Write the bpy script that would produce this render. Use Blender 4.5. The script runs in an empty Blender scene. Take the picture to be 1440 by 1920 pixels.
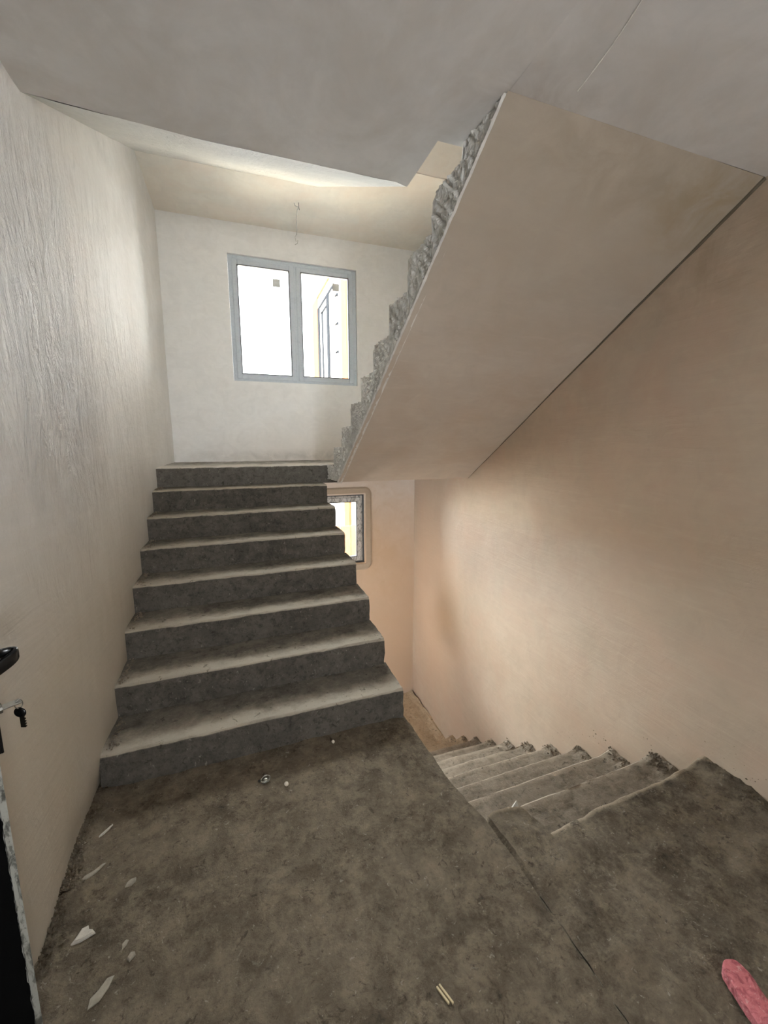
import bpy, bmesh, math, random
import numpy as np
from mathutils import Vector, Matrix, noise
random.seed(7)
sc = bpy.context.scene
C = sc.collection

# ------------------------------------------------------------------ camera
CAM = Vector((0.650, -2.0246, 1.5616)); YAW, PITCH, ROLL, FPX = 0.33721, -0.15945, -0.00242, 786.93
cd = bpy.data.cameras.new('camera'); cam = bpy.data.objects.new('camera', cd); C.objects.link(cam)
F = Vector((math.sin(YAW)*math.cos(PITCH), math.cos(YAW)*math.cos(PITCH), math.sin(PITCH)))
R = Vector((math.cos(YAW), -math.sin(YAW), 0)); U = R.cross(F)
R2 = R*math.cos(ROLL) + U*math.sin(ROLL); U2 = -R*math.sin(ROLL) + U*math.cos(ROLL)
M = Matrix.Identity(4)
for i, v in enumerate((R2, U2, -F)):
    for j in range(3): M[j][i] = v[j]
M.translation = CAM
cam.matrix_world = M
cd.sensor_fit = 'HORIZONTAL'; cd.sensor_width = 36.0; cd.lens = 36.0*FPX/1440.0
cd.clip_start = 0.02; cd.clip_end = 300
sc.camera = cam

# ------------------------------------------------------------------ world, light, exposure
SKY = 75.0
w = bpy.data.worlds.new('sky'); sc.world = w; w.use_nodes = True
wn = w.node_tree; bg = wn.nodes['Background']
bg.inputs[0].default_value = (0.945, 0.975, 1.0, 1); bg.inputs[1].default_value = SKY
sc.view_settings.view_transform = 'Standard'; sc.view_settings.look = 'None'
sc.view_settings.gamma = 1.0; sc.view_settings.use_curve_mapping = False
sc.view_settings.exposure = 0.62

sc.cycles.sample_clamp_direct = 4.0; sc.cycles.max_bounces = 16; sc.cycles.diffuse_bounces = 8
def portal(name, loc, sx, sz, rot):
    l = bpy.data.lights.new(name, 'AREA'); l.shape = 'RECTANGLE'; l.size = sx; l.size_y = sz
    l.cycles.is_portal = True
    o = bpy.data.objects.new(name, l); o.location = loc; o.rotation_euler = rot; C.objects.link(o); return o
# daylight portals in the windows and the added unseen openings (they add no light of their own)
portal('portal_upper', (1.42, 3.40, 2.95), 1.48, 1.34, (-math.pi/2, 0, 0))
portal('portal_lower', (1.49, 3.40, 0.45), 1.48, 0.93, (-math.pi/2, 0, 0))
portal('portal_side', (-.06, 2.64, -.86), .56, .32, (0, -math.pi/2, 0))
portal('portal_top', (1.42, 3.40, 5.35), 1.48, 0.9, (-math.pi/2, 0, 0))
portal('portal_behind', (1.30, -3.70, 1.525), .5, .45, (math.pi/2, 0, 0))

# ------------------------------------------------------------------ helpers
def fr(x, y, z, o=4): return noise.fractal(Vector((x, y, z)), 1.0, 2.0, o)
def nz(x, y, z): return noise.noise(Vector((x, y, z)))
def lerp(a, b, t): return a+(b-a)*t
def sm(a, b, x):
    t = min(1, max(0, (x-a)/(b-a))); return t*t*(3-2*t)
def pw(pts, t):
    if t <= pts[0][0]: return pts[0][1]
    for (a, u), (b, v) in zip(pts, pts[1:]):
        if t <= b: return u+(v-u)*(t-a)/(b-a)
    return pts[-1][1]
def mesh_obj(name, verts, faces, mat, parent=None, smooth=False, kind=None, wear_shade=None):
    me = bpy.data.meshes.new(name); me.from_pydata([tuple(v) for v in verts], [], faces); me.update()
    if wear_shade:
        at = me.attributes.new('wear_shade', 'FLOAT', 'POINT'); at.data.foreach_set('value', wear_shade)
    if smooth: me.polygons.foreach_set('use_smooth', [True]*len(me.polygons))
    if mat: me.materials.append(mat)
    o = bpy.data.objects.new(name, me); C.objects.link(o)
    if parent: o.parent = parent
    if kind: o['kind'] = kind
    return o
def bm_obj(name, bm, mat, parent=None, smooth=False, kind=None):
    me = bpy.data.meshes.new(name); bmesh.ops.recalc_face_normals(bm, faces=bm.faces); bm.to_mesh(me); bm.free()
    if smooth: me.polygons.foreach_set('use_smooth', [True]*len(me.polygons))
    me.materials.append(mat)
    o = bpy.data.objects.new(name, me); C.objects.link(o)
    if parent: o.parent = parent
    if kind: o['kind'] = kind
    return o
def thing(name, label, cat, loc=(0, 0, 0), group=None):
    o = bpy.data.objects.new(name, None); C.objects.link(o); o.location = loc; o.empty_display_size = .1
    o['label'] = label; o['category'] = cat
    if group: o['group'] = group
    return o
def tag(o, label, cat, group=None, kind=None):
    o['label'] = label; o['category'] = cat
    if group: o['group'] = group
    if kind: o['kind'] = kind
    return o
def box(bm, x0, x1, y0, y1, z0, z1, bev=0, mat=None):
    r = bmesh.ops.create_cube(bm, size=1)
    vs = r['verts']
    for v in vs:
        v.co = Vector((lerp(x0, x1, v.co.x+.5), lerp(y0, y1, v.co.y+.5), lerp(z0, z1, v.co.z+.5)))
        if mat: v.co = mat @ v.co
    if bev:
        es = list({e for v in vs for e in v.link_edges})
        bmesh.ops.bevel(bm, geom=es, offset=bev, segments=2, affect='EDGES', profile=.5)
def grid(us, vs, fn, flip=False):
    V = [fn(u, v) for v in vs for u in us]; n = len(us); Fs = []
    for j in range(len(vs)-1):
        for i in range(n-1):
            q = (j*n+i, j*n+i+1, (j+1)*n+i+1, (j+1)*n+i)
            Fs.append(q[::-1] if flip else q)
    return V, Fs
def frange(a, b, step):
    n = max(1, int(round(abs(b-a)/step))); return [a+(b-a)*i/n for i in range(n+1)]
def merge(parts):
    V, Fs = [], []
    for v, f in parts:
        k = len(V); V += list(v); Fs += [tuple(i+k for i in q) for q in f]
    return V, Fs
def tube(pts, r, seg=8, closed_ends=True):
    pts = [Vector(p) for p in pts]; V = []; Fs = []; rad = r if isinstance(r, (list, tuple)) else [r]*len(pts)
    up = Vector((0, 0, 1))
    for i, p in enumerate(pts):
        d = (pts[min(i+1, len(pts)-1)]-pts[max(i-1, 0)]).normalized()
        a = d.cross(up if abs(d.z) < .95 else Vector((1, 0, 0))).normalized(); b = d.cross(a)
        for k in range(seg):
            t = 2*math.pi*k/seg; V.append(p+(a*math.cos(t)+b*math.sin(t))*rad[i])
    for i in range(len(pts)-1):
        for k in range(seg):
            Fs.append((i*seg+k, i*seg+(k+1) % seg, (i+1)*seg+(k+1) % seg, (i+1)*seg+k))
    if closed_ends:
        Fs.append(tuple(range(seg))[::-1]); Fs.append(tuple((len(pts)-1)*seg+k for k in range(seg)))
    return V, Fs

# ------------------------------------------------------------------ materials
class NT:
    def __init__(s, name):
        s.m = bpy.data.materials.new(name); s.m.use_nodes = True; s.t = s.m.node_tree; s.N = s.t.nodes; s.b = s.N['Principled BSDF']
        g = s.N.new('ShaderNodeNewGeometry'); s.pos = g.outputs['Position']; s.nrm = g.outputs['Normal']; s.point = g.outputs['Pointiness']
    def L(s, a, b): s.t.links.new(a, b)
    def map(s, sc_=(1, 1, 1), rot=(0, 0, 0), loc=(0, 0, 0), src=None):
        n = s.N.new('ShaderNodeMapping'); n.inputs['Scale'].default_value = sc_; n.inputs['Rotation'].default_value = rot; n.inputs['Location'].default_value = loc
        s.L(src or s.pos, n.inputs['Vector']); return n.outputs[0]
    def noise(s, scale, det=6, rough=.6, dist=0, src=None):
        n = s.N.new('ShaderNodeTexNoise'); n.inputs['Scale'].default_value = scale; n.inputs['Detail'].default_value = det
        n.inputs['Roughness'].default_value = rough; n.inputs['Distortion'].default_value = dist; s.L(src or s.pos, n.inputs['Vector']); return n.outputs['Fac']
    def voro(s, scale, feat='F1', src=None):
        n = s.N.new('ShaderNodeTexVoronoi'); n.feature = feat; n.inputs['Scale'].default_value = scale; s.L(src or s.pos, n.inputs['Vector']); return n.outputs['Distance']
    def ramp(s, src, a, b, c0=(0, 0, 0, 1), c1=(1, 1, 1, 1), mid=None):
        n = s.N.new('ShaderNodeValToRGB'); e = n.color_ramp.elements; e[0].position = a; e[1].position = b; e[0].color = c0; e[1].color = c1
        if mid: q = e.new(mid[0]); q.color = mid[1]
        s.L(src, n.inputs[0]); return n.outputs[0]
    def mix(s, fac, a, b, mode='MIX'):
        n = s.N.new('ShaderNodeMix'); n.data_type = 'RGBA'; n.blend_type = mode
        for sock, v in ((n.inputs[0], fac), (n.inputs[6], a), (n.inputs[7], b)):
            if isinstance(v, (int, float)): sock.default_value = v
            elif isinstance(v, tuple): sock.default_value = v if len(v) == 4 else (*v, 1)
            else: s.L(v, sock)
        return n.outputs[2]
    def math(s, op, a, b=None, c=None):
        n = s.N.new('ShaderNodeMath'); n.operation = op
        for i, v in enumerate((a, b, c)):
            if v is None: continue
            if isinstance(v, (int, float)): n.inputs[i].default_value = v
            else: s.L(v, n.inputs[i])
        return n.outputs[0]
    def sep(s, src=None):
        n = s.N.new('ShaderNodeSeparateXYZ'); s.L(src or s.pos, n.inputs[0]); return n.outputs
    def blob(s, c, r):   # soft ellipsoidal mask round a fixed place on the surface (for stains and painted light or shade)
        q = s.map((1/r[0], 1/r[1], 1/r[2]), (0, 0, 0), (-c[0]/r[0], -c[1]/r[1], -c[2]/r[2]))
        n = s.N.new('ShaderNodeVectorMath'); n.operation = 'LENGTH'; s.L(q, n.inputs[0])
        return s.ramp(n.outputs['Value'], 0, 1, (1, 1, 1, 1), (0, 0, 0, 1))
    def out(s, col, rough=.85, bumps=(), spec=.3):
        if isinstance(col, tuple): s.b.inputs['Base Color'].default_value = (*col[:3], 1)
        else: s.L(col, s.b.inputs['Base Color'])
        if isinstance(rough, (int, float)): s.b.inputs['Roughness'].default_value = rough
        else: s.L(rough, s.b.inputs['Roughness'])
        s.b.inputs['Specular IOR Level'].default_value = spec
        prev = None
        for h, dist, st in bumps:
            n = s.N.new('ShaderNodeBump'); n.inputs['Distance'].default_value = dist; n.inputs['Strength'].default_value = st
            s.L(h, n.inputs['Height'])
            if prev: s.L(prev, n.inputs['Normal'])
            prev = n.outputs[0]
        if prev: s.L(prev, s.b.inputs['Normal'])
        return s.m

def plaster(name, c0, c1, streak=None, warm=None, stains_shading=(), bump=.5, rough=.72, spec=.35, speck=0, trowel=None):
    n = NT(name)
    a = n.noise(1.3, 5, .6); b = n.noise(7, 6, .65, 1.2); c = n.noise(60, 4, .6); d = n.noise(2.3, 5, .6, .8, src=n.map((1, 1, 1), (0, 0, 0), (3, 9, 4)))
    col = n.mix(n.ramp(a, .35, .65), c0, c1)
    col = n.mix(n.math('MULTIPLY', n.ramp(b, .42, .75), .45), col, tuple(x*.86 for x in c0))
    if warm: col = n.mix(n.math('MULTIPLY', n.ramp(d, .4, .65), .6), col, warm)
    bumps = [(b, .006, .35*bump), (c, .0015, .4*bump)]
    tr = n.noise(9, 5, .6, .5, src=n.map((1, .35, 3.2) if trowel is None else trowel))
    bumps.append((n.ramp(tr, .35, .7), .003, .35*bump))
    col = n.mix(n.math('MULTIPLY', n.ramp(tr, .5, .75), .25), col, tuple(min(1, x*1.13) for x in c1))
    if streak:
        for ctr, rad, mp, dist in streak:
            m = n.blob(ctr, rad)
            s1 = n.noise(6, 7, .66, 1.4, src=n.map(mp)); s2 = n.noise(17, 5, .6, 1.5, src=n.map(mp, loc=(5, 2, 1)))
            h = n.math('MULTIPLY', n.math('ADD', n.ramp(s1, .4, .62), n.math('MULTIPLY', n.ramp(s2, .45, .6), .4)), m)
            bumps.append((h, dist, .85))
            dk = n.math('MULTIPLY', n.ramp(s2, .56, .66), m)
            col = n.mix(n.math('MULTIPLY', dk, .45), col, (.30, .285, .27))
    for ctr, rad, colr, amt in stains_shading:
        m = n.blob(ctr, rad)
        if amt > 1: col = n.mix(n.math('MULTIPLY', n.ramp(m, 0, .6), amt-1), col, colr); continue
        nn = n.ramp(n.noise(5, 6, .65, .7, src=n.map((1, 1, 1), (0, 0, 0), ctr)), .35, .62)
        col = n.mix(n.math('MULTIPLY', n.math('MULTIPLY', m, nn), amt), col, colr)
    return n.out(col, rough, bumps, spec)

def concrete(name, dark, mid, light, patch=.6, dust=(.30, .262, .21), dustamt=.5, bump=1.0, white=.5, worn=0):
    n = NT(name)
    big = n.noise(1.5, 8, .7, .3); med = n.noise(9, 9, .75, .3); fine = n.noise(42, 6, .72, .3); gr = n.noise(170, 3, .6)
    cl = n.voro(26, src=n.map((1, 1, 1))); clod = n.noise(21, 8, .8, .2, src=n.map((1, 1, 1), loc=(4, 4, 9)))
    col = n.mix(n.ramp(big, .38, .62), dark, mid)
    col = n.mix(n.math('MULTIPLY', n.ramp(med, .44, .60), patch), col, light)
    col = n.mix(n.math('MULTIPLY', n.ramp(clod, .36, .47, (1, 1, 1, 1), (0, 0, 0, 1)), .7), col, tuple(x*.5 for x in dark))
    col = n.mix(n.math('MULTIPLY', n.ramp(clod, .56, .66), .5), col, tuple(x*1.25 for x in light))
    col = n.mix(n.math('MULTIPLY', n.ramp(fine, .36, .48, (1, 1, 1, 1), (0, 0, 0, 1)), .5), col, tuple(x*.5 for x in dark))
    # dry dust and plaster dust lying on the upward faces
    up = n.ramp(n.sep(n.nrm)[2], .55, .95)
    dn = n.noise(4.3, 9, .78, .3, src=n.map((1, 1, 1), loc=(7, 3, 1)))
    dm = n.math('MULTIPLY', up, n.ramp(dn, .38, .62))
    at = n.N.new('ShaderNodeAttribute'); at.attribute_name = 'wear_shade'
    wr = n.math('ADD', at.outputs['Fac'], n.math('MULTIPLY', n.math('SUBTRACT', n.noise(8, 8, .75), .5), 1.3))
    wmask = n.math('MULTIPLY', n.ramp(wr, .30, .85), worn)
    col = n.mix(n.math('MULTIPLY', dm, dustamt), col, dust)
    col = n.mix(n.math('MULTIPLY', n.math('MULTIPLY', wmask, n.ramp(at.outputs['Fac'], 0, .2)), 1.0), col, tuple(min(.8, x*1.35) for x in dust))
    # scraps of dried plaster, scratches
    sp = n.noise(13, 7, .75, 1.6, src=n.map((1, 1.4, 1), loc=(2, 8, 5)))
    col = n.mix(n.math('MULTIPLY', n.ramp(sp, .63, .72), white), col, (.40, .36, .29))
    s2 = n.noise(48, 5, .7, .6, src=n.map((1, 1, .55), loc=(12, 8, 5)))
    col = n.mix(n.math('MULTIPLY', n.ramp(s2, .63, .67), white), col, (.40, .365, .30))
    s3 = n.noise(24, 6, .7, .8, src=n.map((1, 1, 1), loc=(1, 18, 5)))
    col = n.mix(n.math('MULTIPLY', n.ramp(s3, .60, .66), .6), col, (.028, .022, .015))
    h = n.math('ADD', n.math('MULTIPLY', med, .8), n.math('MULTIPLY', clod, .5))
    return n.out(col, .93, [(h, .020*bump, .9), (fine, .006*bump, .8), (gr, .002*bump, .7)], .18)

def simple(name, col, rough=.5, metal=0, bump=None, spec=.5, var=.12, sc_=20):
    n = NT(name); a = n.noise(sc_, 5, .6)
    c = n.mix(n.ramp(a, .35, .65), tuple(x*(1-var) for x in col), tuple(min(1, x*(1+var)) for x in col))
    n.b.inputs['Metallic'].default_value = metal
    return n.out(c, rough, [(a, bump, .6)] if bump else (), spec)

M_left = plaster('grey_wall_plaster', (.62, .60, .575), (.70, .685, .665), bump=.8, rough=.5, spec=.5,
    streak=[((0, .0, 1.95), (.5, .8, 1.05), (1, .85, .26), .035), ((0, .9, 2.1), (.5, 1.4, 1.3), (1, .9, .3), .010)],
    stains_shading=[((0, -.35, .25), (.4, .22, .35), (.33, .25, .15), .55), ((0, .1, 1.6), (.4, .7, .8), (.33, .31, .30), .5), ((0, 1.0, 3.3), (.3, .5, .12), (.3, .29, .27), .5),
            ((0, .0, .1), (.3, 3.0, 1.7), (.36, .30, .215), 1.85)])  # last entry: plaster smoothly browner and darker toward the bottom
M_back = plaster('back_wall_plaster', (.84, .84, .84), (.88, .88, .88), bump=.35,
    stains_shading=[((2.0, 3.2, -.9), (3.0, 1.5, 3.0), (.62, .47, .335), 1.95), ((2.4, 3.2, .2), (.9, .4, 1.6), (.56, .41, .27), .6), ((1.5, 3.2, 1.42), (2.0, .3, .10), (.35, .33, .3), .6)])  # first entry: wall smoothly warmer and darker in its lower part
M_right = plaster('warm_wall_plaster', (.40, .32, .24), (.455, .37, .285), warm=(.43, .31, .23), bump=.7, rough=.42, spec=.5,
    stains_shading=[((2.85, 2.6, -.3), (.5, .9, 1.6), (.58, .42, .29), 1.6), ((2.8, -.6, 2.4), (.4, .9, .35), (.24, .19, .13), .6), ((2.8, -1.3, 1.0), (.4, 1.0, 1.5), (.42, .34, .26), .5)])  # first entry: paler corner by the low window, bounce light put into colour
M_ceil = plaster('ceiling_plaster', (.62, .605, .59), (.68, .665, .65), bump=.35, warm=(.52, .49, .45),
    stains_shading=[((1.75, -.55, 2.8), (.4, .3, .3), (.32, .28, .24), .6)])
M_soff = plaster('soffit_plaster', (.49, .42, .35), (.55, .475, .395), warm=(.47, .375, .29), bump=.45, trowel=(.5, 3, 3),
    stains_shading=[((2.2, -.55, 2.7), (1.6, 1.3, 1.0), (.33, .28, .22), 1.6), ((2.2, -.55, 2.7), (1.0, .28, .3), (.26, .215, .16), .6), ((2.7, -.55, 2.65), (.35, .3, .3), (.26, .19, .10), .8)])  # first entry: upper underside darkened, shade put into the plaster colour
M_floor = concrete('dusty_floor_concrete', (.064, .048, .031), (.122, .095, .064), (.255, .205, .142), dust=(.29, .235, .168), dustamt=.45, white=.6, bump=1.5, patch=.7, worn=.8)
M_step = concrete('dusty_step_concrete', (.072, .064, .053), (.10, .090, .075), (.135, .12, .10), dust=(.30, .265, .215), dustamt=.45, bump=.5, white=.35, worn=.85)
M_pale = concrete('plaster_dusted_concrete', (.09, .082, .072), (.125, .115, .10), (.165, .15, .13), dust=(.52, .49, .45), dustamt=.9, bump=.4, white=.4, worn=.9)
M_stepd = concrete('lower_step_concrete', (.145, .115, .082), (.215, .175, .13), (.31, .26, .20), dust=(.36, .30, .23), worn=.5, dustamt=.6, bump=.8, white=.4)
M_low = concrete('pale_lower_landing', (.30, .215, .13), (.38, .28, .18), (.46, .36, .25), dust=(.50, .40, .28), bump=.6)  # paler step concrete for the lowest steps, chosen to bounce more light
M_raw = concrete('rough_side_concrete', (.52, .485, .43), (.64, .60, .54), (.74, .70, .63), dustamt=.2, bump=2.6, white=.7)
M_raw = plaster('rough_side_plaster', (.58, .565, .53), (.70, .685, .65), bump=3.2, rough=.9, spec=.1, trowel=(1, 2.2, 2.2), stains_shading=[((1.55, .9, 2), (.5, 1.8, 1.6), (.36, .34, .31), .8)])
M_ledge = simple('pale_edge_plaster', (.66, .63, .59), .8, bump=.003)
def film_material(name, base, strk, scale, amt=1.0):
    n = NT(name); a = n.noise(14, 6, .7, 1.2, src=n.map(scale)); b = n.noise(40, 4, .6, src=n.map(scale))
    c = n.mix(n.math('MULTIPLY', n.ramp(a, .50, .60), amt), base, strk); c = n.mix(n.math('MULTIPLY', n.ramp(b, .55, .62), .7*amt*amt), c, tuple(x*.5 for x in strk))
    return n.out(c, .45, [(a, .002, .4)], .4)
M_pvc = film_material('grey_blue_window_film', (.58, .635, .70), (.46, .52, .60), (1, 1, 1.5), .35)
M_pvc2 = film_material('streaked_grey_film', (.62, .62, .60), (.20, .20, .19), (1.5, 1.5, .6), .9)
M_gask = simple('dark_gasket', (.06, .065, .07), .6)
M_black = simple('black_lacquer', (.003, .003, .003), .25, var=.2)
M_dark = simple('black_door_edge', (.0015, .0015, .0015), .85, spec=.06)
M_film = film_material('torn_door_film', (.30, .30, .27), (.07, .07, .06), (2.5, 2.5, .8))
M_steel = simple('dull_steel', (.30, .29, .26), .3, metal=1)
M_stick = simple('grey_sticker_paper', (.72, .73, .72), .8)
M_chip = simple('white_plaster_chip', (.50, .46, .39), .9, bump=.003, sc_=60)
M_chip2 = simple('tan_plaster_smear', (.27, .24, .19), .95, bump=.003, sc_=60)
M_stone = simple('white_pebble', (.62, .56, .46), .8, bump=.002, sc_=80)
M_rust = simple('dark_grit', (.03, .025, .02), .9, sc_=60)
M_pink = None
n = NT('pink_foam'); a = n.noise(34, 6, .7, 1.5); b = n.noise(90, 4, .7)
cc = n.mix(n.ramp(a, .38, .55), (.30, .075, .085), (.50, .155, .165)); cc = n.mix(n.math('MULTIPLY', n.ramp(b, .58, .66), .6), cc, (.60, .36, .33))
M_pink = n.out(cc, .9, [(a, .006, .8), (b, .002, .8)], .2)
M_wood = simple('pale_splinter_wood', (.46, .37, .22), .7)
M_wire = simple('cable_white', (.52, .52, .50), .5)
n = NT('yellow_timber'); a = n.noise(8, 6, .7, 1, src=n.map((3, 3, .4)))
M_timb = n.out(n.mix(n.ramp(a, .35, .65), (.050, .0195, .0090), (.065, .0240, .0120)), 1.0, [(a, .003, .5)], 0.0)
M_timb2 = simple('washed_timber', (.045, .023, .014), 1.0, spec=0.0)
M_line = simple('dark_outside_gasket', (.0050, .0053, .0060), 1.0, spec=0.0)
M_joint = simple('dark_joint', (.10, .082, .055), .95)
M_fence = simple('lighter_fence_timber', (.085, .040, .0215), 1.0, spec=0.0)  # boards a lighter brown than the posts
M_out = simple('white_render', (.80, .79, .77), .9)
M_grnd = simple('pale_ground', (.78, .66, .50), .95)
n = NT('clear_glass')
t = n.N.new('ShaderNodeBsdfTransparent'); g = n.N.new('ShaderNodeBsdfGlossy'); g.inputs['Roughness'].default_value = .02
t.inputs[0].default_value = (.93, .95, .95, 1)
fz = n.N.new('ShaderNodeFresnel'); fz.inputs[0].default_value = 1.45; mx = n.N.new('ShaderNodeMixShader')
n.L(fz.outputs[0], mx.inputs[0]); n.L(t.outputs[0], mx.inputs[1]); n.L(g.outputs[0], mx.inputs[2])
n.L(mx.outputs[0], n.N['Material Output'].inputs[0]); M_glass = n.m

# ------------------------------------------------------------------ sizes
YB = 3.248; RS = .171; TR = .29
HC = 2.794; FL2 = 2.907
def WR(y): return 2.94+.035*(y-YB)           # the right wall is a little out of square
def zc(x, y=0): return HC-.134*sm(1.63, 2.9, x) if x > 1.63 else HC

# ------------------------------------------------------------------ walls
def left_x(y, z):
    d = .010*fr(y*.9, z*.7, 3.1, 3)+.004*fr(y*4, z*2.2, 9, 3)
    m = math.exp(-((y-.05)/.55)**2-((z-1.95)/.75)**2)
    d += m*(.010*abs(fr(y*7, z*1.6, 5, 4))+.006*fr(y*16, z*4, 2, 3))
    foot = math.exp(-max(0, z-(0 if y < 0 else y*.6))/.05)
    d += -.028*sm(-.7, -.2, y)*math.exp(-((z)/.12)**2)*(1-sm(.05, .3, y))
    return d
V1, F1 = grid(frange(-.74, YB+.02, .02), frange(-2.3, 5.9, .03), lambda y, z: (left_x(y, z), y, z), flip=False)
V2, F2 = grid([0, 1], frange(-2.3, 5.9, .03), lambda u, z: (left_x(-.74, z)-u*.12, -.74, z))
F1 = [f for f in F1 if not (2.50 < V1[f[0]][1] < 2.76 and -1.12 < V1[f[0]][2] < -.62)]   # unseen opening added low behind the stairs for fill light
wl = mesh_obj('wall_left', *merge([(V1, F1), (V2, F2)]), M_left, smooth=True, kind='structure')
def right_x(y, z):
    return WR(y)+.008*fr(y*.8, z*.8, 21, 3)+.003*fr(y*4, z*4, 7, 3)
V1, F1 = grid(frange(-3.6, YB+.05, .04), frange(-2.3, 5.9, .04), lambda y, z: (right_x(y, z), y, z))
mesh_obj('wall_right', V1, F1, M_right, smooth=True, kind='structure')

WIN_U = (.682, 2.150, 2.290, 3.640)
WIN_L = (.760, 2.222, -.010, .915)
WIN_T = (.682, 2.150, 4.90, 5.75)
def wall_holes(name, x0, x1, z0, z1, y, dep, holes, mat, sgn=1):
    bm = bmesh.new()
    xs = sorted({x0, x1, *[h[0] for h in holes], *[h[1] for h in holes]}); zs = sorted({z0, z1, *[h[2] for h in holes], *[h[3] for h in holes]})
    def q(*p): bm.faces.new([bm.verts.new(v) for v in p])
    for a, b in zip(xs, xs[1:]):
        for c, d in zip(zs, zs[1:]):
            mx_, mz = (a+b)/2, (c+d)/2
            if any(h[0] < mx_ < h[1] and h[2] < mz < h[3] for h in holes): continue
            q((a, y, c), (b, y, c), (b, y, d), (a, y, d)); q((a, y+dep, c), (b, y+dep, c), (b, y+dep, d), (a, y+dep, d))
    for a, b, c, d in holes:
        q((a, y, c), (b, y, c), (b, y+dep, c), (a, y+dep, c)); q((a, y, d), (b, y, d), (b, y+dep, d), (a, y+dep, d))
        q((a, y, c), (a, y, d), (a, y+dep, d), (a, y+dep, c)); q((b, y, c), (b, y, d), (b, y+dep, d), (b, y+dep, c))
    for p in (((x0, y, z0), (x1, y, z0), (x1, y+dep, z0), (x0, y+dep, z0)), ((x0, y, z1), (x1, y, z1), (x1, y+dep, z1), (x0, y+dep, z1)),
              ((x0, y, z0), (x0, y, z1), (x0, y+dep, z1), (x0, y+dep, z0)), ((x1, y, z0), (x1, y, z1), (x1, y+dep, z1), (x1, y+dep, z0))): q(*p)
    bmesh.ops.remove_doubles(bm, verts=bm.verts, dist=1e-5)
    return bm_obj(name, bm, mat, kind='structure')
wall_holes('wall_back', -.06, 3.08, -2.3, 6.0, YB, .24, [WIN_U, WIN_L, WIN_T], M_back)
# rest of the stairwell, behind the camera
wall_holes('wall_front', -1.0, 2.95, -.3, 6.0, -3.55, .2, [(1.05, 1.55, 1.3, 1.75)], M_ceil)  # unseen opening in this wall added to let fill light in
bm = bmesh.new(); box(bm, -1.1, -.98, -3.6, -.62, -.3, 3.0); bm_obj('wall_entry', bm, M_ceil, kind='structure')
bm = bmesh.new(); box(bm, -1.1, -.12, -.74, -.62, -.3, 3.0); bm_obj('wall_entry_return', bm, M_ceil, kind='structure')
bm = bmesh.new(); box(bm, -.12, -.0, -3.6, -.74, 2.95, 6.0); bm_obj('wall_left_upper', bm, M_ceil, kind='structure')
bm = bmesh.new(); box(bm, -.2, 3.2, -3.6, YB+.2, 5.9, 6.05); bm_obj('ceiling', bm, M_ceil, kind='structure')
bm = bmesh.new(); box(bm, -.06, 3.05, -1.0, YB+.1, -2.42, -2.3); bm_obj('floor', bm, M_stepd, kind='structure')
# 
bm = bmesh.new(); box(bm, 1.38, 1.48, -1.2, .3, -2.3, -.25); bm_obj('wall_under_landing', bm, M_back, kind='structure')

bm = bmesh.new(); box(bm, -.12, 3.0, -1.2, -1.0, -2.4, -.10); bm_obj('wall_lower_front', bm, M_right, kind='structure')
# ceiling slab of this landing with its notch for the upper flight
bm = bmesh.new()
def slab_top(x, y): return FL2
edge = lambda x: .0+.05*min(1, max(0, x/.6)) if x < 1.5 else .07
parts = []
A = grid(frange(-1.05, 1.506, .06), frange(-3.55, 0, .06), lambda x, v: (x, lerp(-3.55, edge(x), (v+3.55)/3.55), HC+.002*fr(x*2, v*2, 4)), flip=True)
Bq = grid(frange(1.506, 1.633, .06), frange(-3.55, -.262, .06), lambda x, y: (x, y, HC), flip=True)
Cq = grid(frange(1.633, 3.0, .06), frange(0, 1, .06), lambda x, v: (x, lerp(-3.55, -.568-.142*(x-1.633)/1.18, v), HC-.134*(x-1.633)/1.18*1.0+.002*fr(x*2, v*3, 4)), flip=True)
S1 = grid(frange(-.02, 1.506, .06), [0, 1], lambda x, v: (x, edge(x), HC+v*(FL2-HC)), flip=True)
S2 = grid(frange(-.262, .07, .06), [0, 1], lambda y, v: (1.506, y, HC+v*(FL2-HC)), flip=False)
S3 = ([(1.506, -.262, HC), (1.68, -.29, HC), (1.68, -.29, FL2), (1.506, -.262, FL2)], [(0, 1, 2, 3)])
T = ([(-1.05, -3.55, FL2), (1.506, -3.55, FL2), (1.506, .07, FL2), (-1.05, .0, FL2)], [(0, 1, 2, 3)])
T2 = ([(1.506, -3.55, FL2), (3.0, -3.55, FL2), (3.0, -.29, FL2), (1.506, -.262, FL2)], [(0, 1, 2, 3)])
ce = mesh_obj('ceiling', *merge([A, Bq, Cq, S1, S2, S3, T, T2]), M_ceil, kind='structure')

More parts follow.
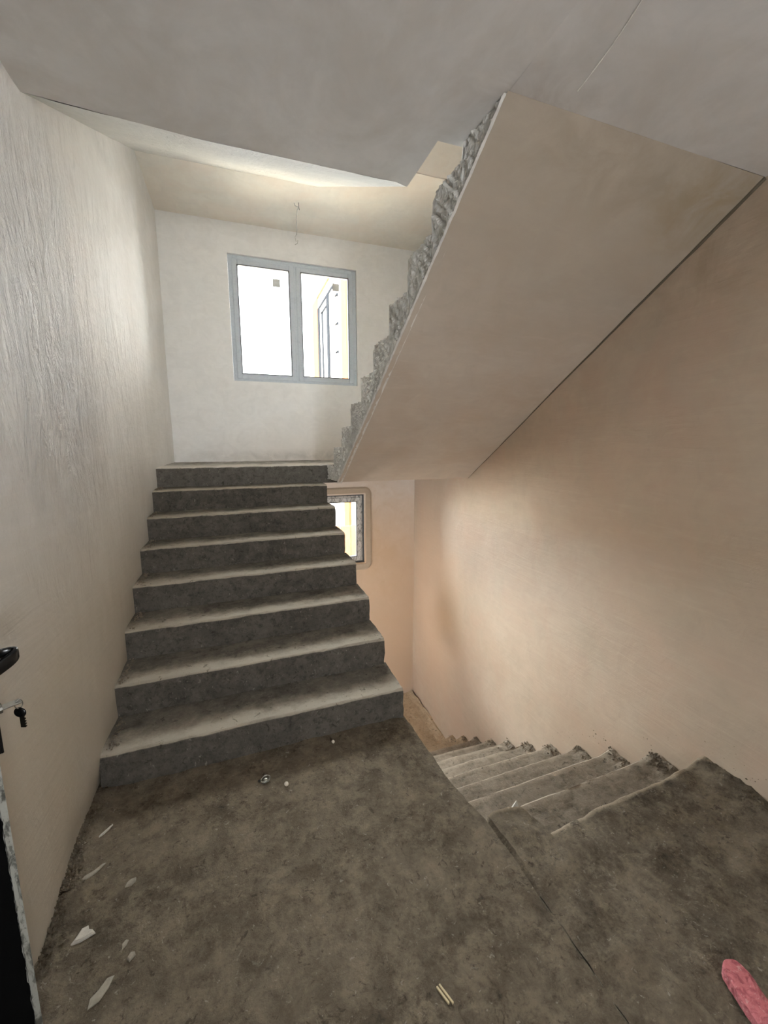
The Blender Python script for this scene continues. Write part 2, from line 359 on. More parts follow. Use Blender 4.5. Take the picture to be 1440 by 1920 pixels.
# ------------------------------------------------------------------ landing floor
XE = [(-3.6, 1.60), (-.95, 1.575), (-.70, 1.565), (-.58, 1.533), (-.43, 1.518), (-.235, 1.511), (.02, 1.496), (.08, 1.49)]
XR = [(-3.6, 1.83), (-1.45, 1.807), (-1.265, 1.790), (-1.09, 1.776), (-.82, 1.774), (-.70, 1.752)]
def fh(x, y):
    z = .007*fr(x*2.2, y*2.2, 1, 4)+.006*fr(x*9, y*9, 2, 4)+.002*nz(x*45, y*45, 3)
    k = sm(.10, 0, x)*1.0 if y > -.8 else 0
    z += k*(.012+.012*abs(fr(x*22, y*16, 8, 3)))
    return z
def wob(y, s=0): return .006*fr(y*5, s, 3, 3)+.003*nz(y*30, s, 1)
DR_ = [(-1, 0, 0)]
def build_floor():
    us = [(i/110, 0) for i in range(111)]+[(1, .010), (1, .03), (1, .08), (1, .14), (1, .22)]
    vs = frange(-3.6, .06, .022)
    def fA(ud, y):
        u, dr = ud; xe = pw(XE, y)+wob(y); x = lerp(-1.0, xe, u**.8)
        z = fh(x, y)
        if u >= .99 and y < -.70: z -= .007*sm(-1.15, -.95, y)
        if y > -.70 and u > .985: z -= .006
        if y < -.72: dr = min(dr, .02)
        if y > -.72 and dr: x += .008+.01*fr(y*8, dr*20, 5)
        return (x, y, z-dr)
    A = grid(us, vs, fA)
    us = [(i/16, 0) for i in range(17)]+[(1, .006), (1, .018), (1, .05)]
    vs2 = [(y, 0) for y in frange(-3.6, -.70, .022)]+[(-.695, .012), (-.69, .05), (-.69, .12), (-.69, .2)]
    def fB(ud, vd):
        (u, dr), (y, dy) = ud, vd
        xe = pw(XE, y)+wob(y); xr = pw(XR, y)+wob(y, 4)*1.2+.012*fr(y*3.5, 3, 8)
        x = lerp(xe, xr, u)
        z = fh(x, y)+.004+.012*math.sin(math.pi*u)**.7*.5*sm(-1.9,-.9,y)+.010*fr(x*11, y*11, 6, 4)
        if u in (0,): z -= .014*sm(-1.15, -.95, y)
        if u > .9: z -= .003
        x += dr*.35
        yy = y+wob(x*1.3, 9)*2*(1 if y > -.8 else 0)-(.025*(abs(u-.45)*2)**3 if y > -.75 else 0)
        return (x, yy, z-dr-dy)
    B = grid(us, vs2, fB)
    us = [i/60 for i in range(61)]
    vs3 = [(i/120, 0) for i in range(121)]+[(1, .008), (1, .03), (1, .08), (1, .14), (1, .21)]
    def fC(u, vd):
        v, dr = vd; yend = lerp(-.835, -.766, u)
        y = lerp(-3.6, yend, v); x = lerp(pw(XR, y)-.02, WR(y)+.02, u)
        if v == 1: y += wob(x*1.5, 17)*1.2
        k = sm(.12, 0, WR(y)-x)
        z = -.020+fh(x, y)*1.3+k*(.02+.02*abs(fr(x*22, y*18, 8, 3)))
        if v == 1 and not dr: z -= .003
        return (x, y+(.006 if dr else 0), z-dr)
    Cc = grid(us, vs3, fC)
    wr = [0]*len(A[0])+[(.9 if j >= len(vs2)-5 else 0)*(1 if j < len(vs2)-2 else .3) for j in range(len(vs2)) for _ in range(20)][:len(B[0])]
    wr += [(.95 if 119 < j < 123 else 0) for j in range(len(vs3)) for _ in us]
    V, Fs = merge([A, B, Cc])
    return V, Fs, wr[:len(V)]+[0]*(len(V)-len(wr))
FV, FF, FW = build_floor(); fl_ = mesh_obj('floor', FV, FF, M_floor, smooth=True, kind='structure', wear_shade=FW); fl_.data.set_sharp_from_angle(angle=math.radians(42))
bm = bmesh.new(); box(bm, -1.0, 1.44, -3.6, .0, -.24, -.06); box(bm, 1.44, 2.95, -3.6, -1.0, -.24, -.06)
bm_obj('floor', bm, M_raw, kind='structure')

# ------------------------------------------------------------------ stair steps
def chamfer_profile(yf, yb, zt, zr, zb0, zb1, direction, n=.013, nt=10):
    """closed outline (y,z): front foot, up the riser, rounded nosing, tread, back, underside"""
    pts = []
    s = direction
    for i in range(7): pts.append((yf, lerp(zr, zt-n, i/6), 'r'))
    pts += [(yf+s*n*.12, zt-n*.45, 'n'), (yf+s*n*.45, zt-n*.12, 'n')]
    for i in range(nt+1): pts.append((lerp(yf+s*n, yb, i/nt), zt, 't'))
    pts.append((yb, zb1, 'b')); pts.append((yf, zb0, 'b'))
    return pts
WEAR_SHADE = []
def step_mesh(pl, pr, x0, x1, dx=.028, seed=0, rough=1.0, wall_side=0, wk=1.25):
    """pl/pr: outlines at the left and right end; the step runs between x0 and x1"""
    n = len(pl); xs = frange(0, 1, dx/abs(x1-x0)); V = []; Fs = []
    for t in xs:
        for i in range(n):
            y = lerp(pl[i][0], pr[i][0], t); z = lerp(pl[i][1], pr[i][1], t); x = lerp(x0, x1, t); k = pl[i][2]
            if k != 'b':
                a = (.0045*fr(x*3, y*3, z*3+seed, 3)+.0022*fr(x*14, y*14, z*14+seed, 3))*rough
                if k == 'r': y += a*1.2
                if k == 't': z += a*.9+.001
                if k == 'n':
                    b = .004*fr(x*6, seed, 2, 3)+.004*min(0, fr(x*19, seed, 5, 3))*2
                    y += -b*.6*rough+a*.6; z += b*rough
                # ends are broken and worn
                e = min(t*abs(x1-x0), 1) if wall_side < 0 else 9
                e2 = (1-t)*abs(x1-x0)
                if k == 'n' and wall_side != 2: z -= .008*math.exp(-e2/.03); 
                if t in (0.0, 1.0): x += .006*fr(y*20, z*20, seed, 3)*rough
            V.append((x, y, z))
    m = len(xs); WEAR_SHADE.clear()
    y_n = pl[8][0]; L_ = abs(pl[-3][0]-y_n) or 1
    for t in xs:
        for i in range(n): WEAR_SHADE.append({'n': .8, 't': max(0, 1-abs(pl[i][0]-y_n)/L_*wk), 'r': 0, 'b': 0}[pl[i][2]])  # pale worn nosings; the fade also paints shade toward the tread rears
    for j in range(m-1):
        for i in range(n):
            Fs.append((j*n+i, j*n+(i+1) % n, (j+1)*n+(i+1) % n, (j+1)*n+i))
    Fs.append(tuple(range(n))[::-1]); Fs.append(tuple((m-1)*n+i for i in range(n)))
    return V, Fs

# flight up on the left: eight risers, the last one is the edge of the half landing
up = thing('stair_flight', 'raw grey concrete stair flight climbing along the left wall to the window landing', 'stairs', (.75, 0, 0))
up_children = []
def adopt(o, root):
    o.parent = root; o.matrix_parent_inverse = Matrix.Translation(-root.location)
for k in range(7):
    zt = RS*(k+1); zr = zt-RS-.006
    yl0, yl1 = TR*k, TR*(k+1); yr0, yr1 = .041+.295*k, .041+.295*(k+1)
    sl = .59
    pl = chamfer_profile(yl0, yl1+.02, zt, zr, max(-.2, RS*k-.16), max(-.2, RS*k+.01), 1)
    pr = chamfer_profile(yr0, yr1+.02, zt, zr, max(-.2, RS*k-.16), max(-.2, RS*k+.01), 1)
    V, Fs = step_mesh(pl, pr, -.01, 1.489-.009*k, seed=k*3.7)
    adopt(mesh_obj('step', V, Fs, M_step, wear_shade=WEAR_SHADE), up)
# broken mortar fillets where the steps meet the wall: crusts
def crust(name, spots, mat, seed, n, rmin=.004, rmax=.014):
    rnd = random.Random(seed); V = []; Fs = []
    for _ in range(n):
        p = spots(rnd)
        if p is None: continue
        r = rnd.uniform(rmin, rmax)*rnd.uniform(.5, 1)
        base = len(V); ax = [rnd.uniform(.6, 1.3) for _ in range(3)]
        dirs = [(1, 0, 0), (0, 1, 0), (-1, 0, 0), (0, -1, 0), (0, 0, 1), (0, 0, -1)]
        rot = Matrix.Rotation(rnd.uniform(0, 6), 3, 'Z') @ Matrix.Rotation(rnd.uniform(-.6, .6), 3, 'X')
        for dd in dirs: V.append(tuple(Vector(p)+rot @ Vector((dd[0]*ax[0], dd[1]*ax[1], dd[2]*ax[2]*.7))*r))
        for a, b in ((0, 1), (1, 2), (2, 3), (3, 0)):
            Fs.append((base+a, base+b, base+4)); Fs.append((base+b, base+a, base+5))
    return mesh_obj(name, V, Fs, mat)

# half landing and the flight up to the floor above
hl = thing('half_landing', 'concrete half landing slab under the double window', 'landing', (1.4, 2.6, 1.22))
y7l, y7r = 2.03, 2.03+.08
pl = chamfer_profile(y7l, YB, 8*RS, 7*RS-.01, 1.23, 1.23, 1, nt=20); pr = chamfer_profile(y7r, YB, 8*RS, 7*RS-.01, 1.23, 1.23, 1, nt=20)
V, Fs = step_mesh(pl, pr, -.01, 1.64, seed=31)
adopt(mesh_obj('slab', V, Fs, M_pale, wear_shade=WEAR_SHADE), hl)
bm = bmesh.new(); box(bm, 1.56, 2.93, 1.80, YB, 1.235, 8*RS-.004); adopt(bm_obj('slab', bm, M_pale), hl)

up2 = thing('stair_flight', 'concrete flight overhead with smooth plastered underside and rough broken left edge', 'stairs', (2.2, .6, 1.3))
def SX(y): return lerp(1.535, 1.633, min(1, max(-.2, (1.75-y)/2.318)))
def sof(y, x):                      # underside of the flight (twisted a little)
    zl = 1.221+.679*(1.75-y); zr_ = 1.221+.585*(1.75-y)
    return lerp(zl, zr_, min(1, max(0, (x-1.6)/1.22)))
for k in range(9):
    zt = 8*RS+RS*(k+1); y0 = 1.87-.27*k; y1 = y0-.27
    zr_ = zt-RS
    def prof(x):
        return chamfer_profile(y0, y1-.01, zt, zr_, max(1.238, sof(y0, x)+.02), min(zt-.02, sof(y1-.01, x)+.02), -1, n=.02)
    V, Fs = step_mesh(prof(1.55), prof(2.85), 1.55, 2.83, dx=.05, seed=50+k*2.3, rough=1.6)
    # follow the slanting free edge and roughen it
    V2 = []
    for (x, y, z) in V:
        t = (2.83-x)/(2.83-1.55)
        x = x+(SX(y)-1.55+.012)*max(0, t)
        if t > .97: x += .012*fr(y*9, z*9, 4, 4)+.008*nz(y*38, z*38, 9)
        V2.append((x, y, z))
    adopt(mesh_obj('step', V2, Fs, M_raw), up2)
# rough cast side face, a finely broken surface
def side_face():
    V, Fs = [], []
    ys = frange(2.105, -.60, .010); n = 26
    def top(y):
        k = (1.87-y)/.27; kk = math.floor(k); kk = max(-1, min(8, kk))
        z = 8*RS+RS*(kk+1)
        return z
    for y in ys:
        yy = y
        zb = max(1.226, 1.221+.679*(1.75-y)+.004); zt = min(top(y), FL2)-.004+.010*fr(y*14, 2, 7, 3)
        if zt < zb+.01: zt = zb+.01
        for i in range(n+1):
            t = i/n; z = lerp(zb, zt, t)
            x = SX(y)-.004-.016*abs(fr((y+z)*4, (z-y)*16, 3, 4))-.016*fr((y+z)*8, (z-y)*34, 1, 4)-.008*nz(y*60, z*60, 4)
            V.append((min(x, SX(y)+.012), yy, z))
    m = len(ys)
    for j in range(m-1):
        for i in range(n):
            Fs.append((j*(n+1)+i, (j+1)*(n+1)+i, (j+1)*(n+1)+i+1, j*(n+1)+i+1))
    return V, Fs
adopt(mesh_obj('side_face', *side_face(), M_raw), up2)
V, Fs = grid(frange(0, 1, .02), frange(0, 1, .012), lambda u, v: (
    lerp(SX(lerp(1.75, -.568, v))-.004-.004*abs(fr(v*30, 1, 2)) if u == 0 else SX(lerp(1.75, -.568, v)), WR(1.75-2.4*v)+.01, u),
    lerp(1.75, -.568-.142*u, v),
    lerp(1.221+.679*2.318*v, 1.221+.585*2.46*v, u)+.0015*fr(u*4, v*8, 2)), flip=True)
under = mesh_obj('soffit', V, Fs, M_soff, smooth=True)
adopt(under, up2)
# pale edge bead of plaster along the free edge of the underside
V = []; Fs = []
for i in range(161):
    v = i/160; y = lerp(1.765, -.56, v); z = 1.221+.679*(1.75-y); x = SX(y)
    h = (.003+.016*max(0, fr(v*22, 3, 3, 3))+.016*max(0, nz(v*90, 1, 1)))*(1-.6*v)
    V += [(x-.006-.004*fr(v*40, 6, 1), y, z-.004), (x-.016-.004*fr(v*60, 2, 1), y, z+h*.55), (x-.006, y, z+h*1.5), (x+.03, y, z-.004)]
for i in range(160):
    for a in range(3): Fs.append((i*4+a, (i+1)*4+a, (i+1)*4+a+1, i*4+a+1))
adopt(mesh_obj('edge_bead', V, Fs, M_ledge), up2)
# dark brown strip along the joint of underside and right wall
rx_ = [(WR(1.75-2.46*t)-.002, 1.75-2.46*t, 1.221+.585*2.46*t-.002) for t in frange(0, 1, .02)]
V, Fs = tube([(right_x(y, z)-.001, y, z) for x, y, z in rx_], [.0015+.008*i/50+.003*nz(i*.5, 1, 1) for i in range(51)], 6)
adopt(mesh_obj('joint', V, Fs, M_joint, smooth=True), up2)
# front edge of the crease against the half landing
bm = bmesh.new(); box(bm, 1.545, 2.93, 1.752, 2.06, 1.224, 1.25); adopt(bm_obj('landing_joint', bm, M_soff), up2)

# flight down on the right
dn = thing('stair_flight', 'dusty concrete flight descending beside the right wall toward the low window', 'stairs', (2.2, -.7, -.2))
for k in range(1, 12):
    zt = -.02-.1845*k; y0 = -.766+.272*(k-1)-.05; y1 = -.766+.272*k
    fan = -.055*max(0, 1-k/6)
    last = k == 11
    # each block: tread between its back (under the step above) and its own nosing
    def prof(dy):
        yb_ = y0+dy; yf = y1+dy if not last else YB-.002
        return chamfer_profile(yf, yb_, zt, zt-.19, zt-.24, zt-.24, -1, n=.012)
    V, Fs = step_mesh(prof(fan), prof(0), 1.49 if k < 10 else -.01, WR(y1)+.012, seed=80+k*1.9, rough=1.5, wall_side=2, wk=6)
    V = [(x, y, z+(sm(.11, 0, WR(y)-x)*(.022+.03*abs(fr(x*22, y*18, k, 3)))*(1 if zt-.05 < z else 0))) for x, y, z in V]
    adopt(mesh_obj('step', V, Fs, M_stepd if k < 9 else M_low, wear_shade=WEAR_SHADE), dn)

# flights and landing of the next storey, seen through the stairwell
up3 = thing('stair_flight', 'plastered underside of the next flight up, pale wedge left of the ceiling edge', 'stairs', (.75, 1.2, 3.4))
def slabbed(name, x0, x1, p0, p1, th, mat, root):
    V, Fs = grid(frange(x0, x1, .06), frange(0, 1, .04), lambda x, v: (x, lerp(p0[0]+(edge(x) if p0[1] < 3 else 0), p1[0], v), lerp(p0[1], p1[1], v)+.003*fr(x*2, v*3, 4)+.004*fr(x*3.5, v*1.5, 9, 3)), flip=True)
    V2 = [(x, y, z+th) for x, y, z in V]; F2_ = [q[::-1] for q in Fs]
    nx = len(frange(x0, x1, .06)); ny = len(frange(0, 1, .04)); N_ = len(V)
    Fsd = []
    for j in range(ny-1):
        Fsd.append((j*nx, (j+1)*nx, (j+1)*nx+N_, j*nx+N_)); Fsd.append((j*nx+nx-1, j*nx+nx-1+N_, (j+1)*nx+nx-1+N_, (j+1)*nx+nx-1))
    o = mesh_obj(name, V+V2, Fs+[tuple(i+N_ for i in q) for q in F2_]+Fsd, mat, smooth=False); adopt(o, root); return o
M_next = plaster('bright_soffit_plaster', (.42, .41, .375), (.50, .485, .44), bump=1.6, rough=.7, spec=.3, trowel=(3, .5, 1))
slabbed('soffit', -.01, 1.506, (0, HC), (2.32, 3.957), .16, M_next, up3)
for k in range(8):
    bm = bmesh.new(); box(bm, .0, 1.50, .08+.28*k, .08+.28*(k+1), HC+.26+.146*k, FL2+RS*(k+1), .006); adopt(bm_obj('step', bm, M_step), up3)
lt = thing('half_landing', 'plastered half landing ceiling above the double window with a dangling cable', 'landing', (1.4, 2.8, 3.96))
bm = bmesh.new(); box(bm, -.02, 1.515, 2.30, YB+.01, 3.957, 4.27); box(bm, 1.515, 2.96, 1.83, YB+.01, 3.957, 4.27)
M_land = plaster('upper_landing_plaster', (.72, .69, .63), (.78, .75, .69), bump=.3, warm=(.74, .65, .57))
adopt(bm_obj('slab', bm, M_land), lt)
up4 = thing('stair_flight', 'topmost flight, its pale underside glimpsed in the notch of the ceiling', 'stairs', (2.2, .6, 4.2))
slabbed('soffit', 1.56, 2.9, (1.84, 3.958), (-.5, 5.35), .16, M_land, up4)
for k in range(8):
    bm = bmesh.new(); box(bm, 1.57, 2.86, 1.80-.27*(k+1), 1.80-.27*k, 4.20+.16*k, 4.27+RS*(k+1), .006); adopt(bm_obj('step', bm, M_raw), up4)

# ------------------------------------------------------------------ windows
def frame_ring(x0, x1, z0, z1, wdt, y0, y1, bev=.006):
    bm = bmesh.new()
    box(bm, x0, x0+wdt, y0, y1, z0, z1, bev); box(bm, x1-wdt, x1, y0, y1, z0, z1, bev)
    box(bm, x0+wdt-.002, x1-wdt+.002, y0+.0006, y1, z0, z0+wdt, bev); box(bm, x0+wdt-.002, x1-wdt+.002, y0+.0006, y1, z1-wdt, z1, bev)
    return bm
def window(name, W, mat, label_mull=1.415, inset=.02, stickers=(), dark=True):
    x0, x1, z0, z1 = W
    o = bpy.data.objects.new(name, None); C.objects.link(o); o['kind'] = 'structure'; o.location = ((x0+x1)/2, YB+inset, z0)
    y = YB+inset
    adopt(bm_obj('frame', frame_ring(x0+.001, x1-.001, z0+.001, z1-.001, .052, y+.012, y+.075), mat), o)
    bm = bmesh.new(); box(bm, label_mull-.028, label_mull+.028, y+.010, y+.074, z0+.045, z1-.045, .006); adopt(bm_obj('mullion', bm, mat), o)
    for a, b in ((x0+.040, label_mull-.010), (label_mull+.010, x1-.040)):
        s = bm_obj('sash', frame_ring(a, b, z0+.026, z1-.040, .060, y, y+.06, .008), mat); adopt(s, o)
        g_ = bm_obj('gasket', frame_ring(a+.054, b-.054, z0+.080, z1-.094, .010, y-.001, y+.04, .002), M_gask); g_.parent = s
        bm = bmesh.new(); box(bm, a+.056, b-.056, y+.030, y+.036, z0+.082, z1-.096)
        p_ = bm_obj('pane', bm, M_glass); p_.parent = s
    for sx, sz in stickers:
        bm = bmesh.new(); box(bm, sx-.042, sx+.042, y+.0285, y+.0297, sz-.042, sz+.042); q = bm_obj('sticker', bm, M_stick); adopt(q, o)
    return o
w1 = window('window_1', WIN_U, M_pvc, stickers=((1.205, 3.405), (1.905, 3.435)))
w2 = window('window_2', WIN_L, M_pvc2, label_mull=1.49, inset=.03)
w3 = window('unseen_window', WIN_T, M_pvc)  # unseen window of the storey above, added to brighten the stairwell
# dark joint round the lower window and plaster bead round the opening
bm = frame_ring(WIN_L[0]-.004, WIN_L[1]+.004, WIN_L[2]-.004, WIN_L[3]+.004, .022, YB+.028, YB+.06, .003); bm_obj('trim_1', bm, M_gask, kind='structure')
def halo(W, r, wd, mat, name):
    x0, x1, z0, z1 = W; bm = bmesh.new(); out, inn = [], []
    cs = [(x1, z1, 0), (x0, z1, 90), (x0, z0, 180), (x1, z0, 270)]
    for cx, cz, a0 in cs:
        for i in range(9):
            a = math.radians(a0+i*90/8); out.append((cx+math.cos(a)*r, cz+math.sin(a)*r))
            inn.append((cx+math.cos(a)*.018, cz+math.sin(a)*.018))
    n_ = len(out); V = [(x, YB-.001, z) for x, z in out]+[(lerp(a[0], b[0], .25), YB-.010, lerp(a[1], b[1], .25)) for a, b in zip(out, inn)]+[(x, YB-.010, z) for x, z in inn]+[(x, YB+.02, z) for x, z in inn]
    Fs = []
    for L_ in range(3):
        for i in range(n_): Fs.append((L_*n_+i, L_*n_+(i+1) % n_, (L_+1)*n_+(i+1) % n_, (L_+1)*n_+i))
    return mesh_obj(name, V, Fs, mat, smooth=False, kind='structure')
M_halo = plaster('brown_patch_plaster', (.44, .36, .27), (.50, .41, .32), bump=.4)
halo(WIN_L, .10, .1, M_halo, 'trim_2')

# ------------------------------------------------------------------ outside
bm = bmesh.new(); box(bm, -30, 40, 3.6, 60, -2.8, -2.6); bm_obj('ground', bm, M_grnd, kind='structure')
nb = thing('neighbour_building', 'white rendered wing outside the stair window with timber trimmed window', 'building', (3.2, 8, -2.6))
NX = 3.05
def nbp(name, y0, y1, z0, z1, px, mat, bev=0, x1=None):
    bm = bmesh.new(); box(bm, NX-px, x1 if x1 else NX+.02, y0, y1, z0, z1, bev); o = bm_obj(name, bm, mat); adopt(o, nb); return o
bm = bmesh.new(); box(bm, NX, NX+4, 3.9, 12.2, -2.6, 7.4); adopt(bm_obj('wall', bm, M_out), nb)
nbp('corner_board', 7.05, 7.50, -2.6, 7.4, .05, M_timb)
nbp('timber_surround', 10.22, 10.95, 1.2, 5.55, .05, M_timb)
nbp('timber_surround', 7.9, 10.95, 5.55, 6.1, .05, M_timb2)
f_ = nbp('window_frame', 8.0, 10.2, 1.5, 5.5, .03, M_out)
for a_ in ((9.95, 10.18, 1.5, 5.24, .05), (9.52, 9.66, 3.3, 5.02, .05), (8.76, 8.97, 1.5, 5.2, .06), (8.2, 10.0, 5.19, 5.25, .05), (9.0, 9.7, 4.97, 5.02, .05), (9.0, 9.8, 3.20, 3.28, .05)):
    nbp('gasket', *a_[:4], a_[4], M_line)
for k in range(4): nbp('wall_tie', 7.95, 8.15, 3.05+k*.62, 3.10+k*.62, .03, M_line)

tw = thing('timber_fence', 'yellow boarded timber screen standing outside the low window', 'fence', (1.0, 5.2, -2.6))
for i in range(26):
    xx = -2.2+i*.19; hh = .12+.02*nz(i*3.1, 0, 0)
    bm = bmesh.new(); box(bm, xx, xx+.178, 5.20+.004*(i % 2), 5.23+.004*(i % 2), -2.6, hh, .004); adopt(bm_obj('board', bm, M_fence), tw)
for xx in (-1.5, .1, 1.7):
    bm = bmesh.new(); box(bm, xx, xx+.09, 5.24, 5.33, -2.6, .18, .004); adopt(bm_obj('post', bm, M_timb), tw)

# ------------------------------------------------------------------ dangling ceiling cable
cab = thing('ceiling_cable', 'thin pale electric cable dangling from the ceiling above the double window', 'cable', (1.367, 2.647, 3.957))
V, Fs = tube([(1.345, 2.66, 3.957), (1.352, 2.655, 3.93), (1.385, 2.64, 3.915), (1.372, 2.647, 3.89), (1.365, 2.647, 3.85), (1.36, 2.647, 3.78), (1.362, 2.647, 3.71), (1.358, 2.647, 3.66)], .0042, 6)
adopt(mesh_obj('cord', V, Fs, M_wire, smooth=True), cab)
V, Fs = tube([(1.385, 2.64, 3.957), (1.388, 2.64, 3.915), (1.392, 2.64, 3.89)], .003, 6)
adopt(mesh_obj('wire_end', V, Fs, M_gask, smooth=True), cab)
V, Fs = tube([(1.358, 2.647, 3.665), (1.340, 2.65, 3.64), (1.350, 2.655, 3.60), (1.368, 2.65, 3.61), (1.362, 2.645, 3.58), (1.338, 2.647, 3.565)], .0032, 6)
adopt(mesh_obj('wire_end', V, Fs, M_wire, smooth=True), cab)

# ------------------------------------------------------------------ door leaf with handle and key, left foreground
dr = bpy.data.objects.new('door_1', None); C.objects.link(dr); dr['kind'] = 'structure'; dr.location = (.15, -1.02, 0.02)
th_ = math.radians(55); DV = Vector((-math.cos(th_), math.sin(th_), 0)); DN = Vector((math.sin(th_), math.cos(th_), 0))
E0 = Vector((.150, -1.022, 0))
DM = Matrix(((DV.x, -DN.x, 0, E0.x), (DV.y, -DN.y, 0, E0.y), (0, 0, 1, 0), (0, 0, 0, 1)))   # local x: toward hinge, y: thickness to the camera side
def dbox(name, x0, x1, y0, y1, z0, z1, mat, bev=0, parent=None):
    bm = bmesh.new(); box(bm, x0, x1, y0, y1, z0, z1, bev, DM); o = bm_obj(name, bm, mat)
    o.parent = parent or dr; o.matrix_parent_inverse = Matrix.Translation(-dr.location); return o
dbox('leaf', .012, .262, .004, .080, .02, 2.12, M_dark, .002)
dbox('edge_profile', 0, .014, .011, .078, .02, 2.12, M_dark, .003)
# protective film, torn along its border
V = []; Fs = []
zs = frange(.02, 2.12, .006)
for z in zs:
    wj = .0115+.004*fr(z*28, 1, 1, 3)
    for (lx, ly) in ((.03, -.0012), (-.001, -.0012), (-.0014, wj*.6), (-.0012, wj)):
        V.append(tuple(DM @ Vector((lx, ly, z))))
for i in range(len(zs)-1):
    for a in range(3): Fs.append((i*4+a, i*4+a+1, (i+1)*4+a+1, (i+1)*4+a))
o = mesh_obj('torn_film', V, Fs, M_film); o.parent = dr; o.matrix_parent_inverse = Matrix.Translation(-dr.location)
dbox('cladding', .03, .262, .080, .092, .02, 2.12, M_film, .003)
# handle: plate on the far face, neck and lever
hp = dbox('handle_plate', .016, .050, -.010, .0, .92, 1.20, M_black, .003)
def sweep(pts, hw, ht, name, parent, mat, seg=12):
    """flat oval bar: hw half width across, ht half thickness"""
    pts = [Vector(p) for p in pts]; V = []; Fs = []
    for i, p in enumerate(pts):
        d_ = (pts[min(i+1, len(pts)-1)]-pts[max(i-1, 0)]).normalized(); up_ = Vector((0, 0, 1))
        a = d_.cross(up_).normalized(); b = a.cross(d_).normalized()
        k = hw[i] if isinstance(hw, list) else hw
        for j in range(seg):
            t = 2*math.pi*j/seg
            V.append(p+a*ht*math.copysign(abs(math.cos(t))**.6, math.cos(t))+b*k*math.copysign(abs(math.sin(t))**.6, math.sin(t)))
    for i in range(len(pts)-1):
        for j in range(seg): Fs.append((i*seg+j, i*seg+(j+1) % seg, (i+1)*seg+(j+1) % seg, (i+1)*seg+j))
    Fs.append(tuple(range(seg))[::-1]); Fs.append(tuple((len(pts)-1)*seg+j for j in range(seg)))
    o = mesh_obj(name, V, Fs, mat, smooth=True); o.parent = parent; return o
def chaikin(P, W_, n_=2):
    P = [Vector(p) for p in P]
    for _ in range(n_):
        Q, X = [P[0]], [W_[0]]
        for a, b, u, v in zip(P, P[1:], W_, W_[1:]): Q += [a.lerp(b, .25), a.lerp(b, .75)]; X += [lerp(u, v, .25), lerp(u, v, .75)]
        P, W_ = Q+[P[-1]], X+[W_[-1]]
    return P, W_
def ray(u, v, dist):
    d_ = (F+R2*((u-720)/FPX)-U2*((v-960)/FPX)); return CAM+d_*dist
nb0 = DM @ Vector((.032, -.008, 1.122))
pts = [nb0, Vector((.150, -.965, 1.123)), Vector((.172, -.955, 1.121)), Vector((.180, -.962, 1.118)), Vector((.176, -.976, 1.112)), Vector((.160, -.993, 1.103)), Vector((.135, -1.012, 1.088)), Vector((.112, -1.030, 1.073))]
pts, wd_ = chaikin(pts, [.010, .010, .011, .0125, .0135, .014, .0135, .012]); lv = sweep(pts, wd_, .006, 'lever', dr, M_black, 20); lv.parent = hp
cyl = DM @ Vector((.030, 0, 1.010))
V, Fs = tube([cyl, cyl+DN*.022], .011, 12); o = mesh_obj('lock_cylinder', V, Fs, M_steel, smooth=False); o.parent = hp
# keys hanging from the lock
ky = thing('key_ring', 'key in the door lock with a second dark-headed key dangling from it', 'keys', tuple(cyl+DN*.022))
def kadd(name, VF, mat, smooth=False):
    o = mesh_obj(name, *VF, mat, smooth=smooth); adopt(o, ky); return o
K = cyl+DN*.020
kb = bmesh.new()
kt = Matrix(((DN.x, DV.x, 0, K.x), (DN.y, DV.y, 0, K.y), (0, 0, 1, K.z), (0, 0, 0, 1)))
box(kb, 0, .034, -.011, .011, -.0016, .0016, .001, kt); adopt(bm_obj('key_bow', kb, M_steel), ky)
P0 = K+DN*.030
ring = [P0+Vector((.000, 0, -.006))+(DN*math.cos(t)*.007+Vector((0, 0, math.sin(t)*.010))) for t in [i*2*math.pi/16 for i in range(17)]]
kadd('ring', tube(ring, .0011, 6), M_steel, True)
hd = bmesh.new()
Hc = P0+Vector((0, 0, -.026))
r_ = bmesh.ops.create_uvsphere(hd, u_segments=16, v_segments=10, radius=1)
side = R2
for v in r_['verts']:
    q = v.co.copy(); v.co = Hc+side*q.x*.0135+Vector((0, 0, 1))*q.z*.012+Vector((F.x, F.y, 0)).normalized()*q.y*.004
adopt(bm_obj('key_head', hd, M_black, smooth=True), ky)
hb = bmesh.new(); Kb = Matrix(((side.x, F.x, 0, Hc.x), (side.y, F.y, 0, Hc.y), (0, 0, 1, Hc.z), (0, 0, 0, 1)))
box(hb, -.0055+.003, .0055+.003, -.001, .001, -.036, -.008, .0008, Kb)
for i in range(4): box(hb, .0075, .0105, -.001, .001, -.034+i*.006, -.031+i*.006, 0, Kb)
adopt(bm_obj('key_blade', hb, simple('dark_key_blade', (.10, .09, .07), .4, metal=1)), ky)

